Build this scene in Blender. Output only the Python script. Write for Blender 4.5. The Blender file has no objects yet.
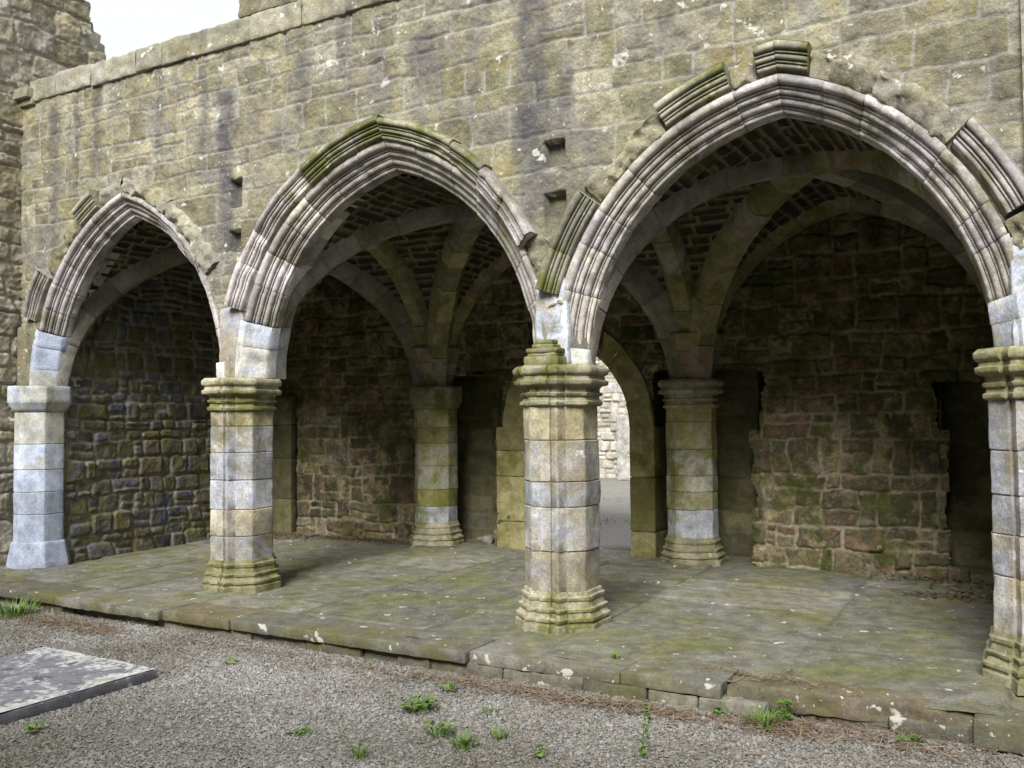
import bpy, math
import numpy as np
from mathutils import Matrix
sc = bpy.context.scene
COL = sc.collection
RS = np.random.RandomState

# ------------------------------------------------------------------ noise
def _h(ix, iy, iz, seed):
    M = np.uint64(0xFFFFFFFF)
    n = (ix.astype(np.int64)*374761393 + iy.astype(np.int64)*668265263 + iz.astype(np.int64)*2147483647 + seed*974634777).astype(np.uint64) & M
    n = ((n ^ (n >> np.uint64(13))) * np.uint64(1274126177)) & M
    n = ((n ^ (n >> np.uint64(16))) * np.uint64(2246822519)) & M
    n = n ^ (n >> np.uint64(15))
    return (n & np.uint64(0xFFFFFF)).astype(np.float64)/float(0xFFFFFF)
def noise(x, y, z=0.0, seed=0):
    x, y, z = np.broadcast_arrays(np.asarray(x, float), np.asarray(y, float), np.asarray(z, float))
    fx, fy, fz = np.floor(x), np.floor(y), np.floor(z)
    tx, ty, tz = x-fx, y-fy, z-fz
    tx, ty, tz = [t*t*(3-2*t) for t in (tx, ty, tz)]
    r = 0
    for a in (0, 1):
        for b in (0, 1):
            for c in (0, 1):
                w = (tx if a else 1-tx)*(ty if b else 1-ty)*(tz if c else 1-tz)
                r = r + w*_h(fx+a, fy+b, fz+c, seed)
    return r*2-1
def fbm(x, y, z=0.0, seed=0, o=4):
    r, a, f = 0, .5, 1.0
    for i in range(o):
        r = r + a*noise(np.asarray(x)*f+i*17.3, np.asarray(y)*f-i*9.1, np.asarray(z)*f+i*3.7, seed+i)
        a *= .5; f *= 2.03
    return r
def sstep(a, b, x):
    t = np.clip((x-a)/(b-a), 0, 1); return t*t*(3-2*t)

# ------------------------------------------------------------------ mesh helpers
class Acc:
    def __init__(s): s.v, s.f3, s.f4, s.a, s.n = [], [], [], [], 0
    def add(s, V, quads=None, tris=None, attr=None):
        V = np.asarray(V, float).reshape(-1, 3)
        if attr is None: attr = (.5, .5, 0, .5)
        A = np.asarray(attr, float)
        if A.ndim == 1: A = np.tile(A, (len(V), 1))
        s.v.append(V); s.a.append(A)
        if quads is not None and len(quads): s.f4.append(np.asarray(quads).reshape(-1, 4)+s.n)
        if tris is not None and len(tris): s.f3.append(np.asarray(tris).reshape(-1, 3)+s.n)
        s.n += len(V)
    def grid(s, P, A, keep=None, flip=False):
        n, m = P.shape[:2]
        i = np.arange(n*m).reshape(n, m)
        q = np.stack([i[:-1, :-1], i[1:, :-1], i[1:, 1:], i[:-1, 1:]], -1)
        if flip: q = q[..., ::-1]
        q = q.reshape(-1, 4)
        if keep is not None: q = q[keep.reshape(-1)]
        used = np.unique(q); mp = np.full(n*m, -1); mp[used] = np.arange(len(used))
        s.add(P.reshape(-1, 3)[used], mp[q], None, A.reshape(-1, 4)[used])
    def build(s, name, mat, parent=None, sharp=None, smooth=True, org=None):
        V = np.concatenate(s.v); A = np.concatenate(s.a)
        f4 = np.concatenate(s.f4) if s.f4 else np.zeros((0, 4), int)
        f3 = np.concatenate(s.f3) if s.f3 else np.zeros((0, 3), int)
        if org is None:
            org = np.array(parent.matrix_basis.translation) if parent is not None else np.zeros(3)
            pp = parent.parent if parent is not None else None
            while pp is not None:
                org = org+np.array(pp.matrix_basis.translation); pp = pp.parent
        else: org = np.asarray(org, float)
        me = bpy.data.meshes.new(name)
        me.vertices.add(len(V)); me.vertices.foreach_set('co', (V-org).astype(np.float32).ravel())
        nl = f4.size+f3.size; me.loops.add(nl)
        me.loops.foreach_set('vertex_index', np.concatenate([f4.ravel(), f3.ravel()]).astype(np.int32))
        me.polygons.add(len(f4)+len(f3))
        st = np.concatenate([np.arange(len(f4))*4, f4.size+np.arange(len(f3))*3]).astype(np.int32)
        me.polygons.foreach_set('loop_start', st)
        me.update(calc_edges=True); me.validate()
        at = me.attributes.new('st', 'FLOAT_COLOR', 'POINT')
        at.data.foreach_set('color', A.astype(np.float32).ravel())
        me.polygons.foreach_set('use_smooth', np.full(len(me.polygons), smooth))
        if sharp: me.set_sharp_from_angle(angle=math.radians(sharp))
        me.materials.append(mat)
        o = bpy.data.objects.new(name, me); COL.objects.link(o)
        if parent is not None: o.parent = parent
        else: o.location = org
        return o

def thing(name, label, cat, loc=(0, 0, 0), group=None):
    o = bpy.data.objects.new(name, None); COL.objects.link(o)
    o.empty_display_size = .2; o.location = loc
    o['label'] = label; o['category'] = cat
    if group: o['group'] = group
    return o
def tag(o, label=None, cat=None, group=None, kind=None):
    for k, v in (('label', label), ('category', cat), ('group', group), ('kind', kind)):
        if v: o[k] = v
    return o

# ------------------------------------------------------------------ stone patterns
def stones(U, V, seed, rows=(.12, .28), wid=(.2, .6), warp=.02, joint=.012, split=.15, var=.012, relief=.014, rough=.006, rnd=.03, soft=.014, tl=1.0, crack=0.0):
    rg = RS(seed)
    U0, V0 = U, V
    U = U0+warp*fbm(U0*3, V0*3, seed=seed+5, o=3)+.3*warp*fbm(U0*11, V0*11, seed=seed+6, o=2)
    V = V0+warp*fbm(U0*1.7+40, V0*3, seed=seed+7, o=3)+.3*warp*fbm(U0*11, V0*11, seed=seed+8, o=2)
    v0, v1 = V.min()-.1, V.max()+.1
    ed = [v0-rg.rand()*rows[0]]
    while ed[-1] < v1: ed.append(ed[-1]+rows[0]+(rows[1]-rows[0])*rg.rand()**1.3)
    ed = np.array(ed); R = np.clip(np.searchsorted(ed, V)-1, 0, len(ed)-2)
    u0, u1 = U.min()-.1, U.max()+.1
    d_u = np.zeros_like(U); d_v = np.minimum(V-ed[R], ed[R+1]-V)
    r = [np.zeros_like(U) for _ in range(4)]; tilt = np.zeros_like(U)
    for k in range(len(ed)-1):
        m = R == k
        if not m.any(): continue
        hgt = ed[k+1]-ed[k]
        ue = [u0-rg.rand()*wid[1]]
        while ue[-1] < u1: ue.append(ue[-1]+wid[0]+(wid[1]-wid[0])*rg.rand()**1.2)
        ue = np.array(ue); n = len(ue)
        uu, vv = U[m], V[m]
        ci = np.clip(np.searchsorted(ue, uu)-1, 0, n-2)
        a, b = ue[ci], ue[ci+1]
        du = np.minimum(uu-a, b-uu); dv = d_v[m].copy()
        rr = rg.rand(n*2, 6)
        sp = (rg.rand(n) < split) & (hgt > rows[0]*1.25); fr = .35+.3*rg.rand(n)
        ys = ed[k]+fr[ci]*hgt
        issp = sp[ci]; up = issp & (vv > ys)
        dv = np.where(issp, np.where(up, np.minimum(vv-ys, ed[k+1]-vv), np.minimum(vv-ed[k], ys-vv)), dv)
        idx = ci+np.where(up, n, 0)
        d_u[m] = du; d_v[m] = dv
        for q in range(4): r[q][m] = rr[idx, q]
        tilt[m] = (rr[idx, 4]-.5)*(uu-(a+b)/2)*.05*tl+(rr[idx, 5]-.5)*(vv-(ed[k]+ed[k+1])/2)*.10*tl
    c = rnd
    d = np.minimum(d_u, d_v)
    cn = (d_u < c) & (d_v < c)
    d = np.where(cn, c-np.hypot(c-d_u, c-d_v), d)
    d = d+.008*fbm(U0*14, V0*14, seed=seed+11, o=2)
    jn = joint*(.6+.8*r[3])
    m = 1-sstep(jn*.5, jn*.5+soft, d)
    h = (1-m)*(relief+(r[2]-.5)*2*var+tilt) + rough*1.6*fbm(U0*9, V0*9, seed=seed+2, o=4) + rough*.8*fbm(U0*34, V0*34, seed=seed+3, o=2)
    h = h-m*.004-m*crack*(r[3] > .55)
    A = np.stack([r[0], r[1], m, r[3]], -1)
    return h, A

def lin(*c): return tuple(c)+(1.0,)
# ------------------------------------------------------------------ materials
class NB:
    def __init__(s, name):
        s.mat = bpy.data.materials.new(name); s.mat.use_nodes = True
        s.t = s.mat.node_tree; s.t.nodes.clear()
    def n(s, typ, **kw):
        nd = s.t.nodes.new(typ)
        for k, v in kw.items(): setattr(nd, k, v)
        return nd
    def l(s, a, b): s.t.links.new(a, b)
    def noise(s, vec, scale, detail=5, rough=.6, dist=0):
        nd = s.n('ShaderNodeTexNoise'); nd.inputs['Scale'].default_value = scale
        nd.inputs['Detail'].default_value = detail; nd.inputs['Roughness'].default_value = rough
        nd.inputs['Distortion'].default_value = dist
        s.l(vec, nd.inputs['Vector']); return nd.outputs['Fac']
    def rng(s, v, a, b, c=0.0, d=1.0):
        nd = s.n('ShaderNodeMapRange', clamp=True)
        for i, x in enumerate((a, b, c, d)): nd.inputs[i+1].default_value = x
        s.l(v, nd.inputs[0]); return nd.outputs[0]
    def mul(s, a, b):
        nd = s.n('ShaderNodeMath', operation='MULTIPLY')
        for i, x in enumerate((a, b)):
            if isinstance(x, (int, float)): nd.inputs[i].default_value = x
            else: s.l(x, nd.inputs[i])
        return nd.outputs[0]
    def mix(s, fac, a, b, mode='MIX'):
        nd = s.n('ShaderNodeMix', data_type='RGBA', blend_type=mode)
        for sock, x in ((nd.inputs[0], fac), (nd.inputs[6], a), (nd.inputs[7], b)):
            if isinstance(x, (int, float)): sock.default_value = x
            elif isinstance(x, tuple): sock.default_value = x
            else: s.l(x, sock)
        return nd.outputs[2]
    def ramp(s, v, cols, const=False):
        nd = s.n('ShaderNodeValToRGB'); cr = nd.color_ramp
        if const: cr.interpolation = 'CONSTANT'
        k = len(cols)
        while len(cr.elements) < k: cr.elements.new(.5)
        for i, c in enumerate(cols):
            cr.elements[i].position = i/(k if const else max(k-1, 1)); cr.elements[i].color = lin(*c)
        s.l(v, nd.inputs[0]); return nd.outputs[0]
    def grey(s, v):
        nd = s.n('ShaderNodeCombineColor')
        for i in range(3): s.l(v, nd.inputs[i])
        return nd.outputs[0]
    def scl(s, vec, x, y, z):
        nd = s.n('ShaderNodeMapping'); nd.inputs['Scale'].default_value = (x, y, z)
        s.l(vec, nd.inputs['Vector']); return nd.outputs[0]

def stone_mat(name, pal, mortar=(.36, .33, .27), moss=0, mossc=(.10, .115, .03), streak=0, streakc=(.085, .085, .10), stain=0, mvar=0, spk=0, lichen=0, ochre=0,
              ochrec=(.33, .23, .06), green=0, blot=0, greenc=(.14, .15, .06), bump=.35, rough=.92, contrast=1.0, red=0):
    b = NB(name)
    pos = b.n('ShaderNodeNewGeometry').outputs['Position']
    at = b.n('ShaderNodeAttribute', attribute_name='st')
    sep = b.n('ShaderNodeSeparateColor'); b.l(at.outputs['Color'], sep.inputs[0])
    ad = b.n('ShaderNodeMath', operation='ADD', use_clamp=True); b.l(sep.outputs[0], ad.inputs[0]); b.l(b.rng(b.noise(pos, 4.2, 5, .65), .32, .68, -.26, .26), ad.inputs[1])
    col = b.ramp(ad.outputs[0], pal)
    col = b.mix(1.0, col, b.grey(b.rng(sep.outputs[1], 0, 1, .70, 1.28)), 'MULTIPLY')
    if green: col = b.mix(b.mul(b.rng(b.noise(pos, 1.3, 7, .62), .40, .64), green), col, lin(*greenc))
    col = b.mix(1.0, col, b.grey(b.rng(b.noise(pos, 5.5, 7, .68), .28, .72, 1-.45*contrast, 1+.42*contrast)), 'MULTIPLY')
    col = b.mix(1.0, col, b.grey(b.rng(b.noise(pos, 55, 5, .7), .3, .7, 1-.3*contrast, 1+.3*contrast)), 'MULTIPLY')
    if ochre: col = b.mix(b.mul(b.rng(b.noise(pos, 3.1, 9, .7, .6), .53, .68), ochre), col, lin(*ochrec))
    mn = b.rng(b.noise(pos, 18, 4, .6), .3, .7, .65, 1.2)
    mcol = b.mix(1.0, lin(*mortar), b.grey(mn), 'MULTIPLY')
    col = b.mix(b.mul(sep.outputs[2], b.rng(b.noise(pos, 2.6, 6, .65), .38, .58, 1-mvar, .9) if mvar else .85), col, mcol)
    if streak:
        sv = b.scl(pos, 2.6, 2.6, .16)
        sk = b.rng(b.noise(sv, 1.0, 6, .6), .53, .68)
        sk = b.mul(sk, b.rng(b.noise(pos, 4.5, 6, .7), .3, .56, .35, 1))
        col = b.mix(b.mul(sk, streak), col, lin(*streakc))
    if stain: col = b.mix(b.mul(b.mul(at.outputs['Alpha'], b.rng(b.noise(pos, 6, 5, .7), .3, .6, .45, 1)), stain), col, lin(.078, .075, .092))
    if moss:
        mk = b.rng(b.noise(pos, 2.3, 7, .72, .3), .60-.25*moss, .74-.25*moss)
        col = b.mix(b.mul(mk, .85), col, b.ramp(b.noise(pos, 30, 4), [tuple(c*.5 for c in mossc), mossc, tuple(c*1.8 for c in mossc)]))
    if lichen:
        lk = b.rng(b.noise(pos, 7.5, 6, .55, .2), .655+spk, .685+spk)
        lk2 = b.rng(b.noise(pos, 26, 3, .5), .69+spk, .73+spk)
        mx = b.n('ShaderNodeMath', operation='MAXIMUM'); b.l(lk, mx.inputs[0]); b.l(lk2, mx.inputs[1])
        col = b.mix(b.mul(mx.outputs[0], lichen), col, lin(.62, .62, .57))
    if blot:
        bk = b.rng(b.noise(b.scl(pos, 1, 1, 1.2), 3.4, 7, .62, .15), .672, .69)
        col = b.mix(b.mul(bk, .85), col, lin(.66, .66, .62))
        pk = b.rng(b.noise(pos, 2.2, 7, .7), .50, .64)
        col = b.mix(b.mul(pk, .45), col, lin(.19, .18, .185))
    p = b.n('ShaderNodeBsdfPrincipled'); b.l(col, p.inputs['Base Color'])
    p.inputs['Roughness'].default_value = rough; p.inputs['Specular IOR Level'].default_value = .25
    bn = b.n('ShaderNodeBump'); bn.inputs['Strength'].default_value = bump; bn.inputs['Distance'].default_value = .02
    b.l(b.noise(pos, 38, 6, .72), bn.inputs['Height']); b.l(bn.outputs[0], p.inputs['Normal'])
    o = b.n('ShaderNodeOutputMaterial'); b.l(p.outputs[0], o.inputs[0])
    return b.mat

def plain_mat(name, pal, rough=.8, trans=0):
    b = NB(name)
    at = b.n('ShaderNodeAttribute', attribute_name='st')
    sep = b.n('ShaderNodeSeparateColor'); b.l(at.outputs['Color'], sep.inputs[0])
    col = b.ramp(sep.outputs[0], pal)
    p = b.n('ShaderNodeBsdfPrincipled'); b.l(col, p.inputs['Base Color']); p.inputs['Roughness'].default_value = rough
    p.inputs['Specular IOR Level'].default_value = .3
    o = b.n('ShaderNodeOutputMaterial'); b.l(p.outputs[0], o.inputs[0])
    return b.mat

M = {}
M['arcade'] = stone_mat('arcade masonry', [(.19, .18, .125), (.275, .26, .185), (.33, .31, .22), (.235, .23, .205), (.37, .35, .275), (.21, .20, .14)],
                        mortar=(.40, .39, .35), streak=.5, streakc=(.13, .125, .12), lichen=.95, ochre=.5, ochrec=(.36, .27, .08), mvar=.4, green=.45, greenc=(.235, .235, .12), bump=1.0, stain=1.0, blot=1)
M['coping'] = stone_mat('coping stone', [(.27, .26, .20), (.33, .32, .275), (.30, .29, .23)], streak=.5, lichen=1.0, ochre=.35, green=.4, greenc=(.25, .25, .15), bump=.7)
M['sidewall'] = stone_mat('side wall rubble', [(.28, .26, .20), (.36, .34, .29), (.24, .22, .16), (.33, .30, .22)], mortar=(.30, .28, .22), lichen=.8, ochre=.3, green=.4, greenc=(.22, .21, .11), bump=.5)
M['mould'] = stone_mat('moulded voussoirs', [(.36, .335, .30), (.46, .43, .43), (.54, .51, .53), (.42, .39, .35), (.52, .50, .44)], mortar=(.26, .24, .2), moss=.33, blot=1, mossc=(.13, .125, .05),
                       streak=.25, lichen=.55, bump=.35)
M['hood'] = stone_mat('mossy hood moulding', [(.27, .26, .20), (.33, .32, .25), (.25, .24, .19)], mortar=(.12, .12, .08), moss=.58, mossc=(.105, .12, .02), lichen=.35, bump=.45)
M['springer'] = stone_mat('pale springer blocks', [(.50, .48, .42), (.50, .56, .70), (.68, .67, .62), (.46, .51, .63), (.44, .38, .28)], mortar=(.42, .39, .32), lichen=.55, moss=.2, ochre=.25, blot=1, bump=.4)
M['shaft'] = stone_mat('weathered limestone', [(.34, .31, .20), (.40, .37, .27), (.40, .385, .35), (.40, .43, .50), (.38, .335, .23)], mortar=(.22, .19, .13), moss=.32, mossc=(.17, .15, .05), streak=.65, streakc=(.20, .16, .08), lichen=.5, ochre=.5, ochrec=(.32, .24, .09), blot=1, contrast=1.2, bump=.45)
M['blue'] = stone_mat('pale blue limestone', [(.35, .38, .45), (.36, .41, .54), (.43, .48, .59), (.38, .38, .33)], mortar=(.38, .36, .31), moss=.12, mossc=(.2, .19, .08), lichen=.4, ochre=.12, streak=.2, bump=.25)
M['base'] = stone_mat('mossy mouldings', [(.26, .25, .17), (.33, .31, .23), (.24, .23, .14)], moss=.58, mossc=(.12, .13, .024), lichen=.35, ochre=.4, ochrec=(.28, .22, .06), bump=.45)
M['backshaft'] = stone_mat('green damp stone', [(.29, .27, .11), (.36, .33, .19), (.42, .42, .40), (.28, .265, .11), (.46, .49, .56)], mortar=(.30, .28, .2), moss=.5, mossc=(.16, .17, .02), ochre=.3, bump=.35)
M['rib'] = stone_mat('vault rib stone', [(.25, .235, .115), (.31, .285, .17), (.22, .21, .10), (.31, .30, .28), (.28, .19, .12)], mortar=(.3, .28, .2), moss=.38, mossc=(.13, .135, .03), bump=.35)
M['ribgrey'] = stone_mat('grey vault rib stone', [(.22, .212, .195), (.27, .25, .235), (.24, .225, .20), (.20, .18, .14)], mortar=(.28, .26, .2), moss=.2, mossc=(.13, .13, .05), bump=.35)
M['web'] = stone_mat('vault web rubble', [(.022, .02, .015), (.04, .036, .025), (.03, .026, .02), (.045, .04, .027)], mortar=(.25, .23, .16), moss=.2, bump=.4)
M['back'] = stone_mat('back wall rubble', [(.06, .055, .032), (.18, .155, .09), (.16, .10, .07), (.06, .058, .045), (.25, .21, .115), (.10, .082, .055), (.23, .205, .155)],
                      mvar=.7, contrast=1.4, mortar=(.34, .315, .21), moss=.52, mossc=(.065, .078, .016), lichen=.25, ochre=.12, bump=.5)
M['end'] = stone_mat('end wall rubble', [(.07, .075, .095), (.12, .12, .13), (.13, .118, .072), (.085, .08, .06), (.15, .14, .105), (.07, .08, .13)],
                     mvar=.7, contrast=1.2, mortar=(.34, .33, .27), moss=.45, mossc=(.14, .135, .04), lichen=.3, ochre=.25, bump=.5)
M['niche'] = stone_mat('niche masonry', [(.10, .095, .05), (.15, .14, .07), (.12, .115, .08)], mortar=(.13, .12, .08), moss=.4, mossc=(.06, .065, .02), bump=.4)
M['jamb'] = stone_mat('door jamb stone', [(.31, .29, .14), (.36, .33, .17), (.28, .265, .13)], mortar=(.18, .17, .1), moss=.45, mossc=(.16, .15, .04), ochre=.3, bump=.3)
M['ruin'] = stone_mat('sunlit ruin rubble', [(.30, .28, .24), (.42, .40, .37), (.36, .34, .28), (.46, .45, .43)], mortar=(.30, .28, .22), lichen=.6, ochre=.3, bump=.4)
M['floor'] = stone_mat('platform paving', [(.16, .157, .138), (.205, .20, .182), (.18, .176, .16), (.145, .142, .122)], mortar=(.10, .095, .075), mvar=.2, ochre=.0, green=.85, greenc=(.155, .162, .062),
                       moss=.12, mossc=(.12, .13, .03), lichen=.85, spk=.012, bump=.5, rough=.85, contrast=1.1)
M['kerb'] = stone_mat('edge slab stone', [(.15, .145, .125), (.18, .175, .155), (.16, .155, .135), (.18, .145, .10)], mortar=(.1, .1, .07), moss=.38, mossc=(.14, .135, .05), lichen=.9, ochre=.2, green=.4, bump=.4)
M['riser'] = stone_mat('riser stones', [(.13, .125, .10), (.18, .17, .13), (.21, .20, .17)], moss=.4, mossc=(.12, .12, .05), lichen=.7, bump=.5)
M['ledger'] = stone_mat('dark ledger slab', [(.18, .185, .215), (.205, .21, .24), (.165, .17, .19)], mortar=(.66, .67, .66), moss=.05, lichen=.6, bump=.4, contrast=.8)
M['ledgerlichen'] = stone_mat('lichen crust', [(.66, .67, .66), (.76, .77, .76)], bump=.5, contrast=.6)

# gravel: ground sheet and pebbles
def gravel_mat():
    b = NB('gravel'); pos = b.n('ShaderNodeNewGeometry').outputs['Position']
    vo = b.n('ShaderNodeTexVoronoi'); vo.inputs['Scale'].default_value = 62; b.l(pos, vo.inputs['Vector'])
    sp = b.n('ShaderNodeSeparateColor'); b.l(vo.outputs['Color'], sp.inputs[0])
    col = b.ramp(sp.outputs[0], [(.12, .117, .11), (.20, .195, .185), (.26, .255, .25), (.18, .17, .15), (.33, .325, .325)])
    col = b.mix(b.rng(b.noise(pos, .9, 6), .42, .66, 0, .5), col, lin(.17, .15, .10))
    bn = b.n('ShaderNodeBump'); bn.inputs['Strength'].default_value = .8; bn.inputs['Distance'].default_value = .012; bn.invert = True
    b.l(vo.outputs['Distance'], bn.inputs['Height'])
    p = b.n('ShaderNodeBsdfPrincipled'); b.l(col, p.inputs['Base Color']); p.inputs['Roughness'].default_value = .9
    b.l(bn.outputs[0], p.inputs['Normal'])
    o = b.n('ShaderNodeOutputMaterial'); b.l(p.outputs[0], o.inputs[0]); return b.mat
M['gravel'] = gravel_mat()
M['pebble'] = plain_mat('pebbles', [(.13, .12, .095), (.19, .18, .15), (.235, .225, .20), (.27, .26, .245), (.31, .30, .285), (.37, .36, .35), (.46, .455, .45)], .9)
M['weed'] = plain_mat('weed leaves', [(.07, .14, .028), (.12, .22, .045), (.21, .29, .08)], .6)
M['straw'] = plain_mat('dry needles', [(.14, .095, .06), (.22, .155, .10), (.32, .25, .18), (.18, .13, .09)], .9)
M['litter'] = plain_mat('dead leaves', [(.07, .045, .032), (.11, .07, .05), (.15, .10, .07)], .9)

GZ = -.16
# ------------------------------------------------------------------ arch geometry
SPR = 2.1
class Arch:
    def __init__(s, xl, xr, xa, za, zs=SPR):
        s.xl, s.xr, s.xa, s.zs, s.za = xl, xr, xa, zs, za
        h = za-zs; al = xa-xl; ar = xr-xa
        s.Rl = (al*al+h*h)/(2*al); s.Rr = (ar*ar+h*h)/(2*ar)
        s.cl = xl+s.Rl; s.cr = xr-s.Rr
    def pt(s, side, f, o):
        o = np.asarray(o, float)
        if side < 0:
            R = s.Rl+o; th = np.arccos(np.clip((s.cl-s.xa)/R, -1, 1))*f
            return s.cl-R*np.cos(th), s.zs+R*np.sin(th)
        R = s.Rr+o; th = np.arccos(np.clip((s.xa-s.cr)/R, -1, 1))*f
        return s.cr+R*np.cos(th), s.zs+R*np.sin(th)
    def off(s, X, Z):
        """signed distance outside the intrados"""
        L = np.hypot(X-s.cl, Z-s.zs)-s.Rl; R = np.hypot(X-s.cr, Z-s.zs)-s.Rr
        up = np.where(X < s.xa, L, R)
        lo = np.maximum(s.xl-X, X-s.xr)
        return np.where(Z > s.zs, up, lo)

def sweep(acc, arch, side, prof, f0, f1, n, seed, jit=.002, ero=.006, step=.05, joint=.3, chips=0.0, inset=.003, psub=.05, freq=11, rad=0):
    rg = RS(seed); prof = np.array(prof, float)
    # refine profile
    P = [prof[0]]
    for a, b in zip(prof[:-1], prof[1:]):
        k = max(1, int(np.hypot(*(b-a))/psub))
        for i in range(1, k+1): P.append(a+(b-a)*i/k)
    P = np.array(P); m = len(P)
    cuts = np.linspace(f0, f1, n+1)
    cuts[1:-1] += (rg.rand(n-1)-.5)*.35*(f1-f0)/n
    R = arch.Rl if side < 0 else arch.Rr
    tot = R*1.35
    for k in range(n):
        a, b = cuts[k], cuts[k+1]; ns = max(3, int((b-a)*tot/step))
        e = .006/tot
        fs = [a, a+e]+list(np.linspace(a+e, b-e, ns+1)[1:-1])+[b-e, b]
        dr, dy = (rg.rand(2)-.5)*2*jit; at = rg.rand(4); at[3] = 0; V = np.zeros((len(fs), m, 3)); A = np.zeros((len(fs), m, 4))
        tl = (rg.rand()-.5)*jit*2
        for i, f in enumerate(fs):
            ins = inset if i in (0, len(fs)-1) else 0
            u = (f-a)/(b-a)-.5
            ra = rad*fbm(f*tot*6+k*3, P[:, 0]*9, 0, seed+4, 3)*sstep(.24, .30, P[:, 0]) if rad else 0
            x, z = arch.pt(side, f, P[:, 0]+dr+ins*.6+tl*u+ra)
            V[i, :, 0] = x; V[i, :, 1] = P[:, 1]+dy+ins; V[i, :, 2] = z
            A[i] = at; A[i, :, 2] = joint if ins else 0
        nz = fbm(V[..., 0]*freq, V[..., 1]*freq, V[..., 2]*freq, seed+1, 3)
        big = fbm(V[..., 0]*4, V[..., 1]*4, V[..., 2]*4, seed+2, 3)
        w = ero*nz*1.6+ero*.6*big
        if chips: w = w+chips*sstep(.12, .5, big)
        V[..., 1] += w; V[..., 2] += w*.4; V[..., 0] += w*.25*side
        acc.grid(V, A, flip=(side > 0))

def ridged(p0, p1, ws, amp, deep):
    """a run of rolls and hollows between two profile points"""
    p0, p1 = np.array(p0), np.array(p1); d = p1-p0; L = np.linalg.norm(d); t = d/L; nrm = np.array([t[1], -t[0]])
    if nrm[1] > 0: nrm = -nrm
    ws = np.array(ws)/sum(ws)*L; P = []; x = 0
    for i, w in enumerate(ws):
        a = amp*(w/ws.mean())**.6
        P.append(p0+t*x-nrm*deep)
        for q in (.22, .5, .78): P.append(p0+t*(x+w*q)+nrm*a*math.sin(math.pi*q)**.6)
        x += w
    P.append(p0+t*x-nrm*deep); return [tuple(q) for q in P]
ORDER = [(.24, -.06), (.237, -.165)]+ridged((.228, -.170), (.004, .035), [2.3, .6, 1.5, .5, 1.9, .5, 1.2], .015, .012)+[(0, .05), (0, .12), (.09, .125), (.09, .36)]
PLAIN = [(.27, -.06), (.265, -.175), (.17, -.190), (.155, -.175), (.075, -.085), (.015, -.02), (0, .0), (0, .12), (.09, .125), (.09, .36)]
HOOD = [(.435, -.08), (.438, -.235), (.43, -.265)]+ridged((.42, -.275), (.248, -.18), [1.8, .6, 1.3, .6, 1.2], .015, .014)+[(.238, -.15), (.235, -.08)]
ROUGH = [(.43, -.06), (.425, -.125), (.40, -.160), (.34, -.172), (.28, -.168), (.245, -.150), (.238, -.08)]

A1 = Arch(-6.60, -3.93, -5.27, 3.95)
A2 = Arch(-3.26, -.25, -1.67, 3.97)
A3 = Arch(.25, 3.16, 1.84, 3.90)
ARCHES = [A1, A2, A3]

# ------------------------------------------------------------------ arcade wall
wall = thing('arcade_wall', 'tall lichen-stained rubble wall with three moulded pointed arches on pillars', 'wall', (-1.9, -.1, 0))
X, Z = np.meshgrid(np.arange(-7.16, 3.385, .0135), np.arange(2.0, 5.5, .0135), indexing='ij')
h, A = stones(X, Z, 11, rows=(.17, .33), wid=(.20, .62), warp=.042, joint=.012, split=.35, var=.004, relief=.0045, rough=.012, soft=.008, rnd=.015, tl=.3, crack=.006)
# rain stains with a shape of their own: (x, half width, top, bottom)
stn = np.zeros_like(X)
for (sx, sw, zt, zb, am) in [(-.16, .17, 5.6, 3.3, 1.), (.13, .08, 4.6, 3.2, .6), (-1.25, .17, 5.05, 4.55, .9), (-1.75, .12, 5.3, 4.6, .6), (-3.72, .10, 5.0, 3.3, 1.), (-4.05, .06, 5.2, 4.3, .7), (-5.75, .10, 5.3, 4.5, .7),
                             (-6.5, .10, 5.3, 3.9, .75), (-6.1, .06, 5.4, 4.4, .6), (-4.7, .07, 5.4, 4.5, .5), (-2.7, .08, 5.4, 4.5, .5), (-2.2, .06, 5.3, 4.8, .5), (1.0, .08, 5.2, 4.5, .45), (-.75, .08, 4.9, 4.2, .5), (2.5, .1, 5, 4.4, .4)]:
    dx = np.abs(X-sx+.05*fbm(Z*2, 0*Z, sx, 51, 3))/sw
    q = (1-sstep(.35, 1.4, dx+.55*fbm(X*9, Z*3, 0, 52, 4)))*sstep(zb-.25, zb+.25, Z)*(1-sstep(zt, zt+.2, Z))
    stn = np.maximum(stn, q*am)
A[..., 3] = stn*(.6+.4*(A[..., 1] > .25))*.9
# square holes sunk in the wall, their shade deepened by darker stone colour
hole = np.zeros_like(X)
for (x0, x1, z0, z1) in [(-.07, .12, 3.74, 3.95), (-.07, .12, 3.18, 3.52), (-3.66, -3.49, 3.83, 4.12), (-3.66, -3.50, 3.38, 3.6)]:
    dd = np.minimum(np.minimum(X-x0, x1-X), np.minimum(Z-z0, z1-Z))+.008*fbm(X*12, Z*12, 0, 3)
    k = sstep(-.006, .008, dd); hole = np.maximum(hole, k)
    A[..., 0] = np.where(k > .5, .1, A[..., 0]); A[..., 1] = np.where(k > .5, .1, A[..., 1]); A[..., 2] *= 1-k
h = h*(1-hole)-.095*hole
off = np.min([a.off(X, Z) for a in ARCHES], 0)
Y = -.12-h+.02*fbm(X*.6, Z*.6, 0, 9)
keep = off > .205
kq = keep[:-1, :-1] & keep[1:, :-1] & keep[1:, 1:] & keep[:-1, 1:]
kq &= ~((X[:-1, :-1] < -6.5) & (Z[:-1, :-1] < 2.02))
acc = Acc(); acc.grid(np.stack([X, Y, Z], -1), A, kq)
acc.build('masonry', M['arcade'], wall)
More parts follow.
